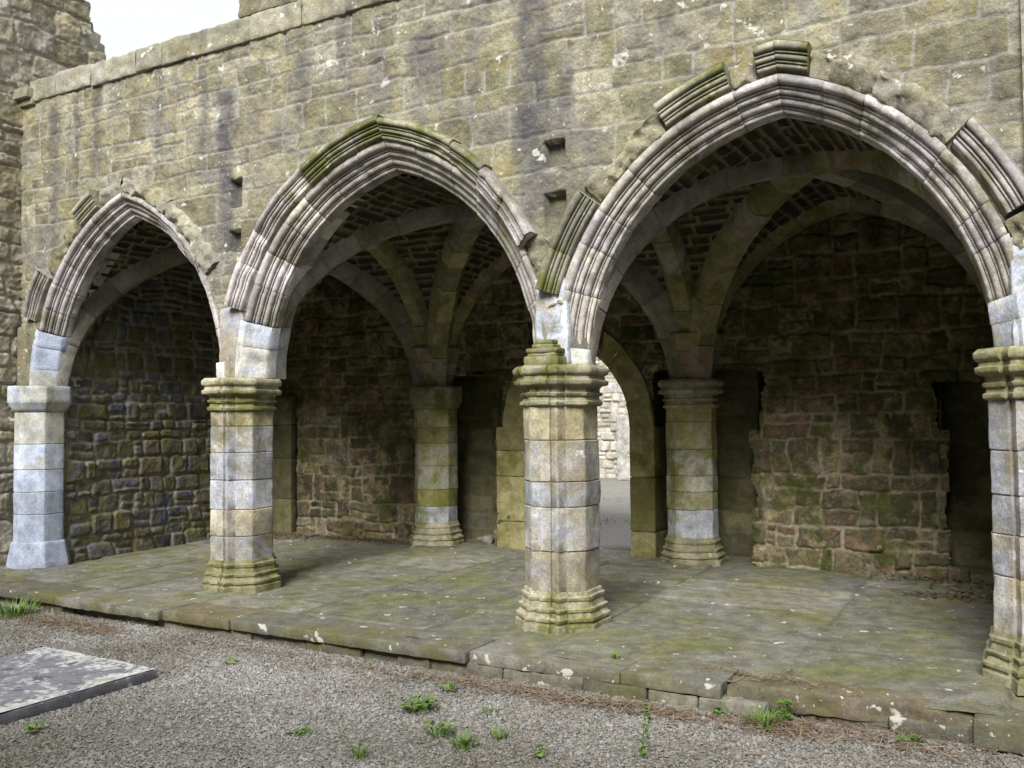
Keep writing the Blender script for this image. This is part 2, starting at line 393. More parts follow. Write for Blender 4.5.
# masonry behind the left respond, down to the floor
acc = Acc()
X, Z = np.meshgrid(np.arange(-7.16, -6.78, .015), np.arange(-.2, 2.03, .015), indexing='ij')
h, A = stones(X, Z, 17, rows=(.12, .24), wid=(.2, .5), warp=.04)
acc.grid(np.stack([X, -.10-h, Z], -1), A); acc.build('masonry', M['arcade'], wall)
# later masonry past the straight joint at the right end
X, Z = np.meshgrid(np.arange(3.37, 6.2, .02), np.arange(-.2, 5.7, .02), indexing='ij')
h, A = stones(X, Z, 19, rows=(.16, .3), wid=(.3, .7), warp=.03)
acc = Acc(); acc.grid(np.stack([X, -.135-h-.03*(X < 3.44), Z], -1), A, (Z > 2.9)[:-1, :-1] | (X > 3.75)[:-1, :-1]); acc.build('later_masonry', M['coping'], wall)

def rough_box(acc, c, s, r=.02, sub=.05, ero=.008, seed=0, attr=None, rot=0, taper=None, freq=9):
    """a worn rectangular stone: subdivided box with rounded edges and an eroded skin"""
    hs = np.array(s)/2; rg = RS(seed)
    if attr is None: attr = (rg.rand(), rg.rand(), 0, 0)
    faces = [(0, 1, 2), (1, 2, 0), (2, 0, 1)]
    for (a, b, cc) in faces:
        na = max(3, int(s[a]/sub)+2); nb = max(3, int(s[b]/sub)+2)
        def lins(hh, n):
            t = np.linspace(-hh+min(r, hh*.5), hh-min(r, hh*.5), n-1)
            return np.concatenate([[-hh], t, [hh]])
        ua, ub = lins(hs[a], na), lins(hs[b], nb)
        G = np.stack(np.meshgrid(ua, ub, indexing='ij'), -1)
        for sg in (-1, 1):
            P = np.zeros(G.shape[:2]+(3,)); P[..., a] = G[..., 0]; P[..., b] = G[..., 1]; P[..., cc] = sg*hs[cc]
            rr = min(r, hs.min()*.9); q = np.clip(P, -(hs-rr), hs-rr); d = P-q
            L = np.linalg.norm(d, axis=-1, keepdims=True); L[L == 0] = 1
            nrm = d/L; P2 = q+nrm*rr
            if taper: P2[..., 0] *= 1+taper*(P2[..., 2]/s[2]); P2[..., 1] *= 1+taper*(P2[..., 2]/s[2])
            W = P2+np.array(c)
            nz = fbm(W[..., 0]*freq, W[..., 1]*freq, W[..., 2]*freq, seed+3, 3)
            P2 = P2+nrm*(nz*ero*2)[..., None]
            cr, sr = math.cos(rot), math.sin(rot)
            P3 = P2.copy(); P3[..., 0] = cr*P2[..., 0]-sr*P2[..., 1]; P3[..., 1] = sr*P2[..., 0]+cr*P2[..., 1]
            acc.grid(P3+np.array(c), np.tile(np.array(attr, float), G.shape[:2]+(1,)), flip=(sg < 0))

# coping, course of big blocks above an open joint, and broken rubble on top
acc = Acc(); x = -6.95; k = 0; rg = RS(5)
while x < 3.4:
    w = .38+.5*rg.rand()
    rough_box(acc, (x+w/2, .095, 5.625+.006*rg.randn()), (w+.004, .50+.012*rg.rand(), .26), .022, .03, .016, 100+k, freq=9); x += w; k += 1
rough_box(acc, (-7.05, -.02, 5.60), (.34, .44, .12), .01, .05, .004, 77)
rough_box(acc, (-7.02, .03, 5.50), (.30, .42, .07), .01, .05, .004, 78)
acc.build('coping', M['coping'], wall, sharp=50)
acc = Acc(); x = -3.55; k = 0
while x < 4.5:
    w = .25+.4*rg.rand()
    for zz in range(3): rough_box(acc, (x+w/2+.05*rg.randn(), .08, 5.88+zz*.2), (w, .42, .22+.05*rg.rand()), .04, .05, .02, 200+k); k += 1
    x += w-.01
acc.build('parapet_rubble', M['arcade'], wall, sharp=50)
acc = Acc(); rough_box(acc, (-1.3, .2, 4.98), (11.6, .46, 1.04), .01, .5, 0, 1); acc.build('wall_core', M['niche'], wall)

FP = [(.24, .06), (.19, .07), (.05, .13)]
def arch_object(a, i, hood_spec, rough_spec, mossy):
    acc = Acc()
    for sd in (-1, 1):
        fp = FP[i][sd > 0]
        sweep(acc, a, sd, ORDER, fp, 1.0, 7, 300+i*10+sd, jit=.0045, joint=.5, inset=.005, ero=.0055, step=.03, chips=.016)
    ar = acc.build('archivolt', mossy, wall, sharp=60)
    for sd in (-1, 1):
        acc = Acc(); fp = FP[i][sd > 0]
        sweep(acc, a, sd, PLAIN, 0, fp, 3 if fp > .2 else (2 if fp > .1 else 1), 350+i*10+sd, jit=.006, ero=.006, joint=.5, chips=.015)
        acc.build('springer_blocks', M['blue'] if i == 0 and sd < 0 else M['springer'], ar, sharp=40)
    for (sd, f0, f1, n, dr, chips, hm) in hood_spec:
        acc = Acc(); sweep(acc, a, sd, [(o+dr, y+dr*.3) for o, y in HOOD], f0, f1, n, 400+i*31+int(f0*100), jit=.006, ero=.006, chips=chips)
        # end caps of the hood fragment
        for f in (f0, f1):
            P = np.array(HOOD); x, z = a.pt(sd, f, P[:, 0]+dr); ring = np.stack([x, P[:, 1]+.004, z], -1)
            x2, z2 = a.pt(sd, f, P[:, 0]*0+(.36+dr)); ctr = np.stack([x2, P[:, 1]*0-.08, z2], -1)
            acc.grid(np.stack([ring, ctr], 0), np.tile(np.array([.4, .4, 0, 0]), (2, len(P), 1)))
        acc.build('hood_mould', M[hm], ar, sharp=60)
    for (sd, f0, f1, n) in rough_spec:
        acc = Acc(); sweep(acc, a, sd, ROUGH, f0, f1, n, 500+i*31+int(f0*100), jit=.010, ero=.042, step=.018, inset=.004, joint=.15, psub=.02, freq=13, rad=.09)
        for f in (f0, f1):
            P = np.array(ROUGH); x, z = a.pt(sd, f, P[:, 0]); x2, z2 = a.pt(sd, f, P[:, 0]*0+.34)
            acc.grid(np.stack([np.stack([x, P[:, 1]+.012, z], -1), np.stack([x2, P[:, 1]*0-.11, z2], -1)], 0), np.tile(np.array([.4, .4, 0, 0]), (2, len(P), 1)))
        acc.build('broken_hood', M['arcade'], ar, sharp=60)
arch_object(A1, 0, [(-1, .74, .86, 1, .01, 0, 'hood'), (-1, .27, .46, 1, .03, .02, 'mould')], [(-1, .20, .265, 1), (-1, .47, .73, 2), (-1, .87, 1, 1), (1, .40, 1, 2)], M['mould'])
arch_object(A2, 1, [(-1, .705, 1.0, 3, 0, .01, 'hood'), (-1, .22, .70, 4, .02, .03, 'mould'), (1, .60, 1.0, 3, -.015, .02, 'hood'), (1, .36, .597, 2, -.045, .045, 'mould')], [(1, .16, .355, 1)], M['mould'])
arch_object(A3, 2, [(-1, .19, .45, 2, .0, .0, 'hood'), (-1, .71, .885, 1, .0, .01, 'hood'), (-1, .955, 1.0, 1, .012, .02, 'hood'), (1, .92, 1.0, 1, .012, .02, 'hood'), (1, .31, .52, 1, .02, .01, 'mould')],
            [(-1, .46, .70, 1), (-1, .89, .95, 1), (1, .53, .915, 2), (1, .18, .30, 1)], M['mould'])
# wedge of masonry between neighbouring springers, worn colonnette stump on the middle one
for xs, seed, w in ((-3.6, 1, .34), (0., 2, .30), (3.44, 3, .34), (-6.95, 4, .40)):
    acc = Acc(); rough_box(acc, (xs, .0, 2.46), (w, .335, .72), .03, .035, .008, 600+seed*7); acc.build('springer_core', M['springer'] if seed < 4 else M['arcade'], wall, sharp=50)
acc = Acc()
for k, (z0, z1, w) in enumerate(((2.1, 2.17, .30), (2.17, 2.20, .26), (2.20, 2.235, .28), (2.235, 2.27, .20), (2.27, 2.31, .16))):
    rough_box(acc, (-.015, -.20, (z0+z1)/2), (w, .20*w/.3+.06, z1-z0), .012, .03, .006, 660+k)
acc.build('broken_colonnette_base', M['base'], wall, sharp=50)

# ------------------------------------------------------------------ pillars
def poly(a, b, rolls, sub=.05):
    c = a*.586
    base = [(-(a-c), -b), (a-c, -b), (a, -(b-c)), (a, b-c), (a-c, b), (-(a-c), b), (-a, b-c), (-a, -(b-c))]
    pts = []
    for i, p in enumerate(base):
        p = np.array(p); pr = np.array(base[i-1]); nx = np.array(base[(i+1) % 8])
        e0 = (pr-p)/np.linalg.norm(pr-p); e1 = (nx-p)/np.linalg.norm(nx-p); out = p/np.linalg.norm(p)
        if rolls and i in (0, 1, 4, 5):
            k = .060
            q = [p+e0*k*1.15, p+e0*k*.95-out*.026, p+e0*k*.5-out*.010, p+e0*k*.28+out*.002, p+out*.012, p+e1*k*.28+out*.002, p+e1*k*.5-out*.010, p+e1*k*.95-out*.026, p+e1*k*1.15]
            pts += q
        else: pts += [p+e0*.012, p, p+e1*.012] if False else [p+e0*.010, p-out*.002, p+e1*.010]
    res = []
    n = len(pts)
    for i in range(n):
        a0, a1 = pts[i], pts[(i+1) % n]; k = max(1, int(np.linalg.norm(a1-a0)/sub))
        for j in range(k): res.append(a0+(a1-a0)*j/k)
    return np.array(res)

def stack(acc, pl, a, rings, loc, seed, ero=.005, cap=True, chips=0):
    """rings: (z, offset, attr4, dx, dy)"""
    n = len(pl); V = np.zeros((len(rings), n+1, 3)); A = np.zeros((len(rings), n+1, 4)); P = np.vstack([pl, pl[:1]])
    for i, (z, of, at, dx, dy) in enumerate(rings):
        q = P*(1+of/a); V[i, :, 0] = q[:, 0]+dx+loc[0]; V[i, :, 1] = q[:, 1]+dy+loc[1]; V[i, :, 2] = z+loc[2]; A[i] = at
    w = fbm(V[..., 0]*12, V[..., 1]*12, V[..., 2]*12, seed, 3)*ero*1.6+fbm(V[..., 0]*3.3, V[..., 1]*3.3, V[..., 2]*3.3, seed+5, 2)*ero
    if chips: w = w-chips*sstep(.2, .55, fbm(V[..., 0]*7, V[..., 1]*7, V[..., 2]*7, seed+9, 3))
    V[..., 2] += .006*fbm(V[..., 0]*9, V[..., 1]*9, np.round(V[..., 2]*6), seed+13, 2)
    D = V[..., :2]-np.array(loc[:2]); L = np.linalg.norm(D, axis=-1, keepdims=True); V[..., :2] += D/L*w[..., None]
    acc.grid(V, A, flip=True)
    if cap:
        for i, s in ((0, 1), (-1, -1)):
            c = V[i, :n].mean(0); tr = [(n, (k+1) % n, k) if s > 0 else (n, k, (k+1) % n) for k in range(n)]
            acc.add(np.vstack([V[i, :n], c]), None, tr, np.vstack([A[i, :n], A[i, :1]]))

def drums(zs, seed, attrs=None, jit=.004):
    rg = RS(seed); R = []
    for k in range(len(zs)-1):
        z0, z1 = zs[k], zs[k+1]; at = np.array([rg.rand(), rg.rand(), 0, rg.rand()])
        if attrs is not None and attrs[k] is not None: at[0] = attrs[k]
        dx, dy = (rg.rand(2)-.5)*2*jit; j = at.copy(); j[2] = .75; of = (rg.rand()-.5)*jit
        R.append((z0, -.009+of, j, dx, dy)); R.append((z0+.009, of, at, dx, dy))
        for z in np.linspace(z0+.009, z1-.009, max(2, int((z1-z0)/.05)))[1:-1]: R.append((z, of, at, dx, dy))
        R.append((z1-.009, of, at, dx, dy)); R.append((z1, -.009+of, j, dx, dy))
    return R
def prof_rings(prof, seed, sub=.03, k0=1.0):
    prof = [(z, o*k0) for z, o in prof]
    rg = RS(seed); at = np.array([rg.rand(), rg.rand(), 0, rg.rand()]); R = []
    for (z0, o0), (z1, o1) in zip(prof[:-1], prof[1:]):
        k = max(1, int(math.hypot(z1-z0, o1-o0)/sub))
        for i in range(k): R.append((z0+(z1-z0)*i/k, o0+(o1-o0)*i/k, at, 0, 0))
    R.append((prof[-1][0], prof[-1][1], at, 0, 0)); return R

CAP = [(1.77, 0), (1.773, .018), (1.785, .032), (1.808, .032), (1.818, .012), (1.848, .008), (1.856, .028), (1.876, .034), (1.886, .012), (1.912, .012), (1.932, .030), (1.938, .066), (1.952, .078), (1.977, .078), (1.986, .056), (2.018, .050), (2.026, .070),
       (2.04, .080), (2.070, .082), (2.085, .068), (2.10, .05)]
BASE = [(-.02, .080), (.055, .078), (.062, .060), (.078, .058), (.088, .074), (.108, .074), (.118, .052), (.15, .040), (.158, .052), (.178, .054), (.186, .030), (.235, .020), (.242, .030), (.268, .032), (.278, .014), (.305, .010), (.31, -.004)]
PLAINCAP = [(1.80, .0), (1.803, .010), (1.90, .062), (1.912, .068), (2.085, .068), (2.1, .058)]
PLAINBASE = [(-.02, .062), (.03, .062), (.27, .02), (.285, .008), (.287, 0)]
def pillar(loc, label, group, zs, seed, cap, base, a=.275, b=.30, rolls=True, mats=('shaft', 'base', 'base'), attrs=None, ero=.006, chips=.012):
    t = thing('stone_pillar', label, 'pillar', loc, group)
    pl = poly(a, b, rolls)
    pc = poly(a, b, rolls, .03) if rolls else poly(a, b, False, .03)
    acc = Acc(); stack(acc, pl, a, drums(zs, seed, attrs), loc, seed, ero, chips=chips); acc.build('shaft', M[mats[0]], t, sharp=38)
    acc = Acc(); stack(acc, pc, a, prof_rings(cap, seed+1), loc, seed+1, ero*.45, chips=chips*.6); acc.build('capital', M[mats[1]], t, sharp=50)
    acc = Acc(); stack(acc, pc, a, prof_rings(base, seed+2), loc, seed+2, ero*.45, chips=chips*.6); acc.build('base', M[mats[2]], t, sharp=50)
    return t
GF = 'pillars of the front arcade'; GB = 'octagonal pillars carrying the vault at the back'
pillar((0, 0, 0), 'front pillar in the middle of the photo, with green mossy capital, between the two largest arches', GF, [.30, .62, .97, 1.17, 1.50, 1.78], 21, CAP, BASE, attrs=[.35, .55, .75, .45, .1])
pillar((-3.6, 0, 0), 'front pillar with bluish white blocks above its capital, between the left and middle arches', GF, [.30, .54, .80, 1.09, 1.36, 1.62, 1.78], 22, CAP, BASE, mats=('shaft', 'base', 'base'), attrs=[.62, .3, .75, .7, .62, .1])
pillar((3.40, 0, 0), 'front pillar at the right edge of the photo, pale grey shaft on green base', GF, [.30, .66, .92, 1.17, 1.45, 1.78], 23, CAP, BASE, mats=('shaft', 'base', 'base'), attrs=[.5, .55, .75, .7, .68])
pillar((-6.90, 0, 0), 'plain octagonal pillar of pale blue blocks against the left wall', GF, [.28, .60, .86, 1.12, 1.42, 1.80], 24, PLAINCAP, PLAINBASE, a=.255, b=.27, rolls=False, mats=('blue', 'blue', 'blue'), attrs=[.3, .6, .4, .7, 1.0], ero=.003, chips=.004)
pillar((-3.58, 3.47, 0), 'back pillar with a plain green block capital, seen through the middle arch', GB, [.30, .52, .74, 1.05, 1.35, 1.56, 1.80], 25, PLAINCAP, BASE, a=.27, b=.27, rolls=False, mats=('backshaft', 'base', 'base'), attrs=[1.0, .0, .45, .3, .2, .25])
pillar((-.03, 3.47, 0), 'back pillar with a moulded capital and reddish blocks above, right of the doorway', GB, [.30, .62, .82, 1.0, 1.30, 1.62, 1.78], 26, CAP, BASE, a=.27, b=.27, rolls=False, mats=('backshaft', 'base', 'base'), attrs=[1.0, .3, .5, .55, .2, .1])

# ------------------------------------------------------------------ vault
BX = [-6.85, -3.6, 0., 3.42]; BY0, BY1 = 0.22, 3.50; VH = 1.77
SS0 = .20
def prof_h(s, a=1.5):
    s = np.clip(s, 0, 1); R = (a*a+VH*VH)/(2*a); q = R-a*s
    return np.sqrt(np.maximum(R*R-q*q, 0))
def srel(t, L): return np.clip((np.minimum(t, 1-t)*L-SS0)/(L/2-SS0), 0, 1)
vault = thing('vaulted_ceiling', 'ribbed rubble vault in three bays behind the arches', 'ceiling', (-1.7, 1.8, 2.1))
for i in range(3):
    n = 170
    u = np.linspace(0, 1, n); TU, TV = np.meshgrid(u, u, indexing='ij')
    L = BX[i+1]-BX[i]; LY = BY1-BY0
    xs = BX[i]+TU*L; ys = BY0+TV*LY
    hu, hv = prof_h(srel(TU, L)), prof_h(srel(TV, LY))
    su = np.concatenate([[0], np.cumsum(np.hypot(np.diff(u*L), np.diff(prof_h(srel(u, L)))))]); sv = np.concatenate([[0], np.cumsum(np.hypot(np.diff(u*LY), np.diff(prof_h(srel(u, LY)))))])
    reg = hu >= hv
    h1, a1 = stones(ys, np.broadcast_to(su[:, None], ys.shape).copy(), 41+i, rows=(.09, .15), wid=(.22, .5), warp=.02, joint=.017, var=.012, relief=.02)
    h2, a2 = stones(xs, np.broadcast_to(sv[None, :], xs.shape).copy(), 51+i, rows=(.09, .15), wid=(.22, .5), warp=.02, joint=.017, var=.012, relief=.02)
    hh = np.where(reg, h1, h2); AA = np.where(reg[..., None], a1, a2)
    zs = SPR+np.maximum(hu, hv)+.13-hh
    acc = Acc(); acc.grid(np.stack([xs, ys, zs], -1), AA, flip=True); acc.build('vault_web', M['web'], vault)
RIBP = np.array([(-.15, .25), (-.15, .10), (-.085, .0), (-.03, -.004), (.03, -.004), (.085, .0), (.15, .10), (.15, .25)])
def rib(pa, pb, seed, L, wid=1.1, mat='rib'):
    pa, pb = np.array(pa, float), np.array(pb, float); d = pb-pa; D = np.linalg.norm(d); lat = np.array([-d[1], d[0]])/D
    n = 61; t = np.linspace(SS0/L*.9, 1-SS0/L*.9, n)
    z = SPR+prof_h(srel(t, L)); r = t*D
    ds = np.hypot(np.diff(r), np.diff(z)); s = np.concatenate([[0], np.cumsum(ds)])
    S = s[-1]; nv = int(S/.42); rg = RS(seed); cuts = np.linspace(0, S, nv+1); cuts[1:-1] += (rg.rand(nv-1)-.5)*.15
    acc = Acc()
    for k in range(nv):
        ss = np.concatenate([[cuts[k], cuts[k]+.006], np.linspace(cuts[k]+.05, cuts[k+1]-.05, 6), [cuts[k+1]-.006, cuts[k+1]]])
        rr = np.interp(ss, s, r); zz = np.interp(ss, s, z)
        dr = np.interp(ss+.02, s, r)-np.interp(ss-.02, s, r); dz = np.interp(ss+.02, s, z)-np.interp(ss-.02, s, z)
        q = np.hypot(dr, dz)+1e-9; tr, tz = dr/q, dz/q; nr, nz = -tz, tr      # normal, up
        at = rg.rand(4); jo = (rg.rand(2)-.5)*.012
        V = np.zeros((len(ss), len(RIBP), 3)); A = np.tile(at, (len(ss), len(RIBP), 1))
        for i in range(len(ss)):
            ins = .008 if i in (0, len(ss)-1) else 0; A[i, :, 2] = .6 if ins else 0
            w = RIBP[:, 0]*(1-ins*4)*wid+jo[0]; up = RIBP[:, 1]+ins+jo[1]
            R = rr[i]+nr[i]*up
            V[i, :, :2] = pa+d/D*R[:, None]+lat*w[:, None]; V[i, :, 2] = zz[i]+nz[i]*up
        V[..., 2] += .006*fbm(V[..., 0]*10, V[..., 1]*10, V[..., 2]*10, seed, 3)
        acc.grid(V, A)
    acc.build('rib', M[mat], vault, sharp=40)
P0 = [(x, .0) for x in BX]; P1 = [(x, 3.47) for x in BX]
for i in range(3):
    L = BX[i+1]-BX[i]
    rib(P1[i], P1[i+1], 700+i, L); rib(P0[i], P1[i+1], 710+i, L, mat='ribgrey'); rib(P1[i], P0[i+1], 720+i, L)
for i in (1, 2): rib(P0[i], P1[i], 730+i, 3.47)
# springer clusters on the back pillars
for k, i in enumerate((1, 2)):
    acc = Acc(); pl = poly(.25, .25, False)
    at = [(.3, .5), (.8, .6), (.95, .35)]
    R = []
    for j, (z0, z1, o0, o1) in enumerate(((2.09, 2.26, -.045, .005), (2.26, 2.42, .005, .05), (2.42, 2.62, .05, .10))):
        c = np.array([at[(j+k) % 3][0], at[j][1], 0, .5]); jn = c.copy(); jn[2] = .6
        R += [(z0, o0-.008, jn, 0, 0), (z0+.01, o0, c, 0, 0), ((z0+z1)/2, (o0+o1)/2, c, 0, 0), (z1-.01, o1, c, 0, 0), (z1, o1-.008, jn, 0, 0)]
    stack(acc, pl, .25, R, (P1[i][0], 3.47, 0), 740+k, .006); acc.build('springer', M['rib'], vault, sharp=40)
acc = Acc(); rough_box(acc, (-1.4, 2.15, 4.75), (11.8, 4.3, .3), .01, 1, 0, 2); acc.build('light_stop_slab', M['niche'], vault)  # unseen cover added above the webs to stop light leaking in

# ------------------------------------------------------------------ back wall with doorway and niches
back = thing('back_wall', 'dark rubble wall with red and brown stones behind the vault', 'wall', (-1.4, 3.6, 0))
DA = Arch(-2.28, -.84, -1.56, 2.58, 1.55)
X, Z = np.meshgrid(np.arange(-6.75, 4.25, .0155), np.arange(-.05, 4.5, .0155), indexing='ij')
h, A = stones(X, Z, 61, rows=(.16, .40), wid=(.14, .52), warp=.075, joint=.022, split=.5, var=.018, tl=1.3, relief=.016, rough=.013, soft=.010, rnd=.018)
# thick ragged mortar, missing stones
nx = np.zeros(X.shape, bool)
rag = .07*fbm(Z*5, X*.5, 0, 8, 3)+.13*noise(np.floor(Z*4.6)*1.7+.4, 0*Z, 0, 4)
for (x0, x1, zt) in ((-3.72, -2.70, 2.26), (-.53, .66, 2.2), (2.62, 4.0, 2.0)):
    nx |= (X > x0-rag*(x0 > 2)) & (X < x1+rag*(x1 < 1)) & (Z < zt+.03*noise(X*5, 0, 0, 2))
keep = ~(nx | (DA.off(X, Z) < .22) & (Z < 4) | (X > -2.5) & (X < -.62) & (Z < 1.6))
kq = keep[:-1, :-1] & keep[1:, :-1] & keep[1:, 1:] & keep[:-1, 1:]
Y = 3.61-h*1.3+.03*fbm(X*.8, Z*.8, 0, 91)
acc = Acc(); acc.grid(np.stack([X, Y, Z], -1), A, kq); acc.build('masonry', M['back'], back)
def panel(acc, p0, du, dv, seed, nrm, **kw):
    p0, du, dv, nrm = [np.array(q, float) for q in (p0, du, dv, nrm)]
    lu, lv = np.linalg.norm(du), np.linalg.norm(dv)
    U, V = np.meshgrid(np.linspace(0, lu, max(4, int(lu/.025))), np.linspace(0, lv, max(4, int(lv/.025))), indexing='ij')
    h, A = stones(U, V, seed, **kw)
    P = p0+U[..., None]*du/lu+V[..., None]*dv/lv+h[..., None]*nrm
    acc.grid(P, A, flip=np.dot(np.cross(du, dv), nrm) > 0)
for k, (x0, x1, zt) in enumerate(((-3.72, -2.70, 2.26), (-.55, .70, 2.24), (2.58, 4.0, 2.05))):
    acc = Acc(); kw = dict(rows=(.22, .42), wid=(.35, .7), warp=.01, joint=.01)
    panel(acc, (x0-.15, 4.05, -.05), (x1-x0+.3, 0, 0), (0, 0, zt+.15), 800+k, (0, -1, 0), **kw)
    panel(acc, (x0-.02, 3.60, -.05), (0, .47, 0), (0, 0, zt+.1), 810+k, (1, 0, 0), **kw)
    panel(acc, (x1+.02, 3.60, -.05), (0, .47, 0), (0, 0, zt+.1), 820+k, (-1, 0, 0), **kw)
    panel(acc, (x0-.15, 3.60, zt+.02), (x1-x0+.3, 0, 0), (0, .5, 0), 830+k, (0, 0, -1), **kw)
    acc.build('niche', M['niche'], back)
acc = Acc()
for x, s in ((-2.49, 0), (-.68, 1)):
    w = .42 if s == 0 else .32
    for k, (z0, z1) in enumerate(((-.02, .30), (.30, .95), (.95, 1.56)) if s else ((-.02, .34), (.34, .92), (.92, 1.25), (1.25, 1.56))):
        rough_box(acc, (x, 3.90, (z0+z1)/2), (w, .68, z1-z0-.003), .018, .05, .005, 840+k+s*9)
acc.build('door_jamb', M['jamb'], back, sharp=50)
acc = Acc()
DP = [(.32, 3.62), (.315, 3.565), (.03, 3.56), (0, 3.59), (0, 4.26)]
for sd in (-1, 1): sweep(acc, DA, sd, DP, 0, 1, 5, 860+sd, .006, .006)
acc.build('door_arch', M['jamb'], back, sharp=50)
acc = Acc()
rough_box(acc, (-4.95, 4.18, 2.2), (4.9, .2, 4.6), .01, .6, 0, 3); rough_box(acc, (1.9, 4.18, 2.2), (5.0, .2, 4.6), .01, .6, 0, 4); rough_box(acc, (-1.56, 4.18, 3.65), (2.0, .2, 1.7), .01, .6, 0, 6)
rough_box(acc, (-2.5, 4.18, 1.15), (.38, .16, 2.4), .01, .6, 0, 3); rough_box(acc, (-.62, 4.18, 1.15), (.38, .16, 2.4), .01, .6, 0, 3)
acc.build('outer_face', M['sidewall'], back)
acc = Acc()
for k, (z0, z1) in enumerate(((-.02, .5), (.5, 1.1), (1.1, 1.6), (1.6, 2.02))): rough_box(acc, (-6.42, 3.53, (z0+z1)/2), (.5, .12, z1-z0-.003), .015, .05, .005, 870+k)
acc.build('plaster_panel', M['niche'], back, sharp=50)

# left end wall of the vaulted room; unseen right one added for darkness
endw = thing('end_wall', 'dark wall of small blue-grey and brown stones closing the left arch', 'wall', (-6.7, 1.8, 0))
Yg, Z = np.meshgrid(np.arange(.1, 3.62, .015), np.arange(-.05, 4.4, .015), indexing='ij')
h, A = stones(Yg, Z, 71, rows=(.10, .26), wid=(.14, .42), warp=.06, joint=.018, split=.35, var=.018, relief=.02, rough=.009, soft=.016, rnd=.05)
acc = Acc(); acc.grid(np.stack([-6.70+h, Yg, Z], -1), A); acc.build('masonry', M['end'], endw)
acc = Acc(); rough_box(acc, (-6.93, 2.2, 2.2), (.3, 4.1, 4.6), .01, .6, 0, 4); acc.build('wall_core', M['niche'], endw)
endr = thing('end_wall', 'unseen end wall past the right pillar, added to keep the room dark', 'wall', (4.2, 1.8, 0))
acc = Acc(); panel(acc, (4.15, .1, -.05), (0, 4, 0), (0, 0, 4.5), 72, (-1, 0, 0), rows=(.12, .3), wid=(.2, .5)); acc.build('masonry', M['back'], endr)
acc = Acc(); rough_box(acc, (4.35, 2.2, 2.2), (.2, 4.1, 4.6), .01, .6, 0, 4); acc.build('wall_core', M['niche'], endr)

# tall side wall running towards the viewer at the left, with a broken end above the coping
side = thing('ruined_wall', 'taller broken rubble wall rising at the left edge, above the coping', 'wall', (-7.3, -1, 0))
Yg, Z = np.meshgrid(np.arange(-3.2, 1.75, .0165), np.arange(-.25, 7.6, .0165), indexing='ij')
h, A = stones(Yg, Z, 81, rows=(.14, .40), wid=(.2, .7), warp=.09, joint=.014, split=.35, var=.014, relief=.016, rough=.016, soft=.016, rnd=.05, tl=.6)
end = 1.05-.42*(Z-6.05)+.22*fbm(Z*2.4, 0*Z, 0, 31, 3)+.16*(noise(np.floor(Z*4.5), 0*Z, 0, 12))
keep = (Yg < end) | (Z < 5.6)
kq = keep[:-1, :-1] & keep[1:, :-1] & keep[1:, 1:] & keep[:-1, 1:]
acc = Acc(); acc.grid(np.stack([-7.15+h*1.3, Yg, Z], -1), A, kq); acc.build('masonry', M['sidewall'], side)
acc = Acc(); rg = RS(9)
for k in range(16):
    z = 5.75+k*.12; e = 1.05-.42*(z-6.05)
    rough_box(acc, (-7.40, e-.12+.06*rg.randn(), z), (.5, .36+.15*rg.rand(), .16), .035, .05, .02, 900+k)
acc.build('broken_end', M['sidewall'], side, sharp=50)
acc = Acc(); rough_box(acc, (-7.45, -1.4, 3.6), (.5, 3.6, 7.8), .01, .6, 0, 5); rough_box(acc, (-7.45, -8.1, 3.1), (.55, 9.8, 6.6), .03, .35, .02, 23, freq=2); acc.build('wall_core', M['niche'], side)  # second box lengthens the wall unseen, added to block low sky light

# ------------------------------------------------------------------ platform
pf = bpy.data.objects.new('stone_platform', None); COL.objects.link(pf); pf['kind'] = 'structure'; pf.location = (-1.5, 1, 0)
X, Yg = np.meshgrid(np.arange(-7.2, 4.6, .03), np.arange(-.96, 4.3, .03), indexing='ij')
h, A = stones(Yg, X, 91, rows=(.8, 1.7), wid=(.7, 1.6), warp=.02, joint=.011, split=.1, var=.003, relief=.005, rough=.0035, soft=.012)
acc = Acc(); acc.grid(np.stack([X, Yg, h-.004-.016*(1-sstep(-.78, -.66, Yg))], -1), A); acc.build('paving', M['floor'], pf)
slabs = [(-7.2, -6.0, -1.02), (-6.0, -4.86, -1.16), (-4.86, -3.4, -1.20), (-3.4, -2.57, -1.16), (-2.57, -.22, -1.15), (-.22, .95, -1.10), (.95, 1.63, -1.10), (1.63, 3.03, -.98), (3.03, 4.6, -1.06)]
for k, (x0, x1, e) in enumerate(slabs):
    acc = Acc(); d = -.66-e-.05*(k % 3)
    rough_box(acc, ((x0+x1)/2, e+d/2, (-.0415 if k < 7 else (-.064 if k < 8 else -.079))-.003*(k % 2)), (x1-x0-.007, d, .085 if k < 7 else (.13 if k < 8 else .16)), .009, .03, .005 if k != 7 else .014, 950+k, rot=(.006*((k*7) % 3-1)) if k != 7 else .07, freq=11)
    acc.build('edge_slab', M['kerb'], pf, sharp=50)
acc = Acc(); rg = RS(14); x = -7.2; k = 0
while x < 4.6:
    w = .25+.5*rg.rand(); e = -1.02 if x < 1.5 else (-.90 if x < 2.9 else -1.0)
    rough_box(acc, (x+w/2, e+.085+.015*rg.randn(), -.175), (w-.006, .34, .18), .015, .04, .014, 980+k); x += w; k += 1
acc.build('riser', M['riser'], pf, sharp=50)

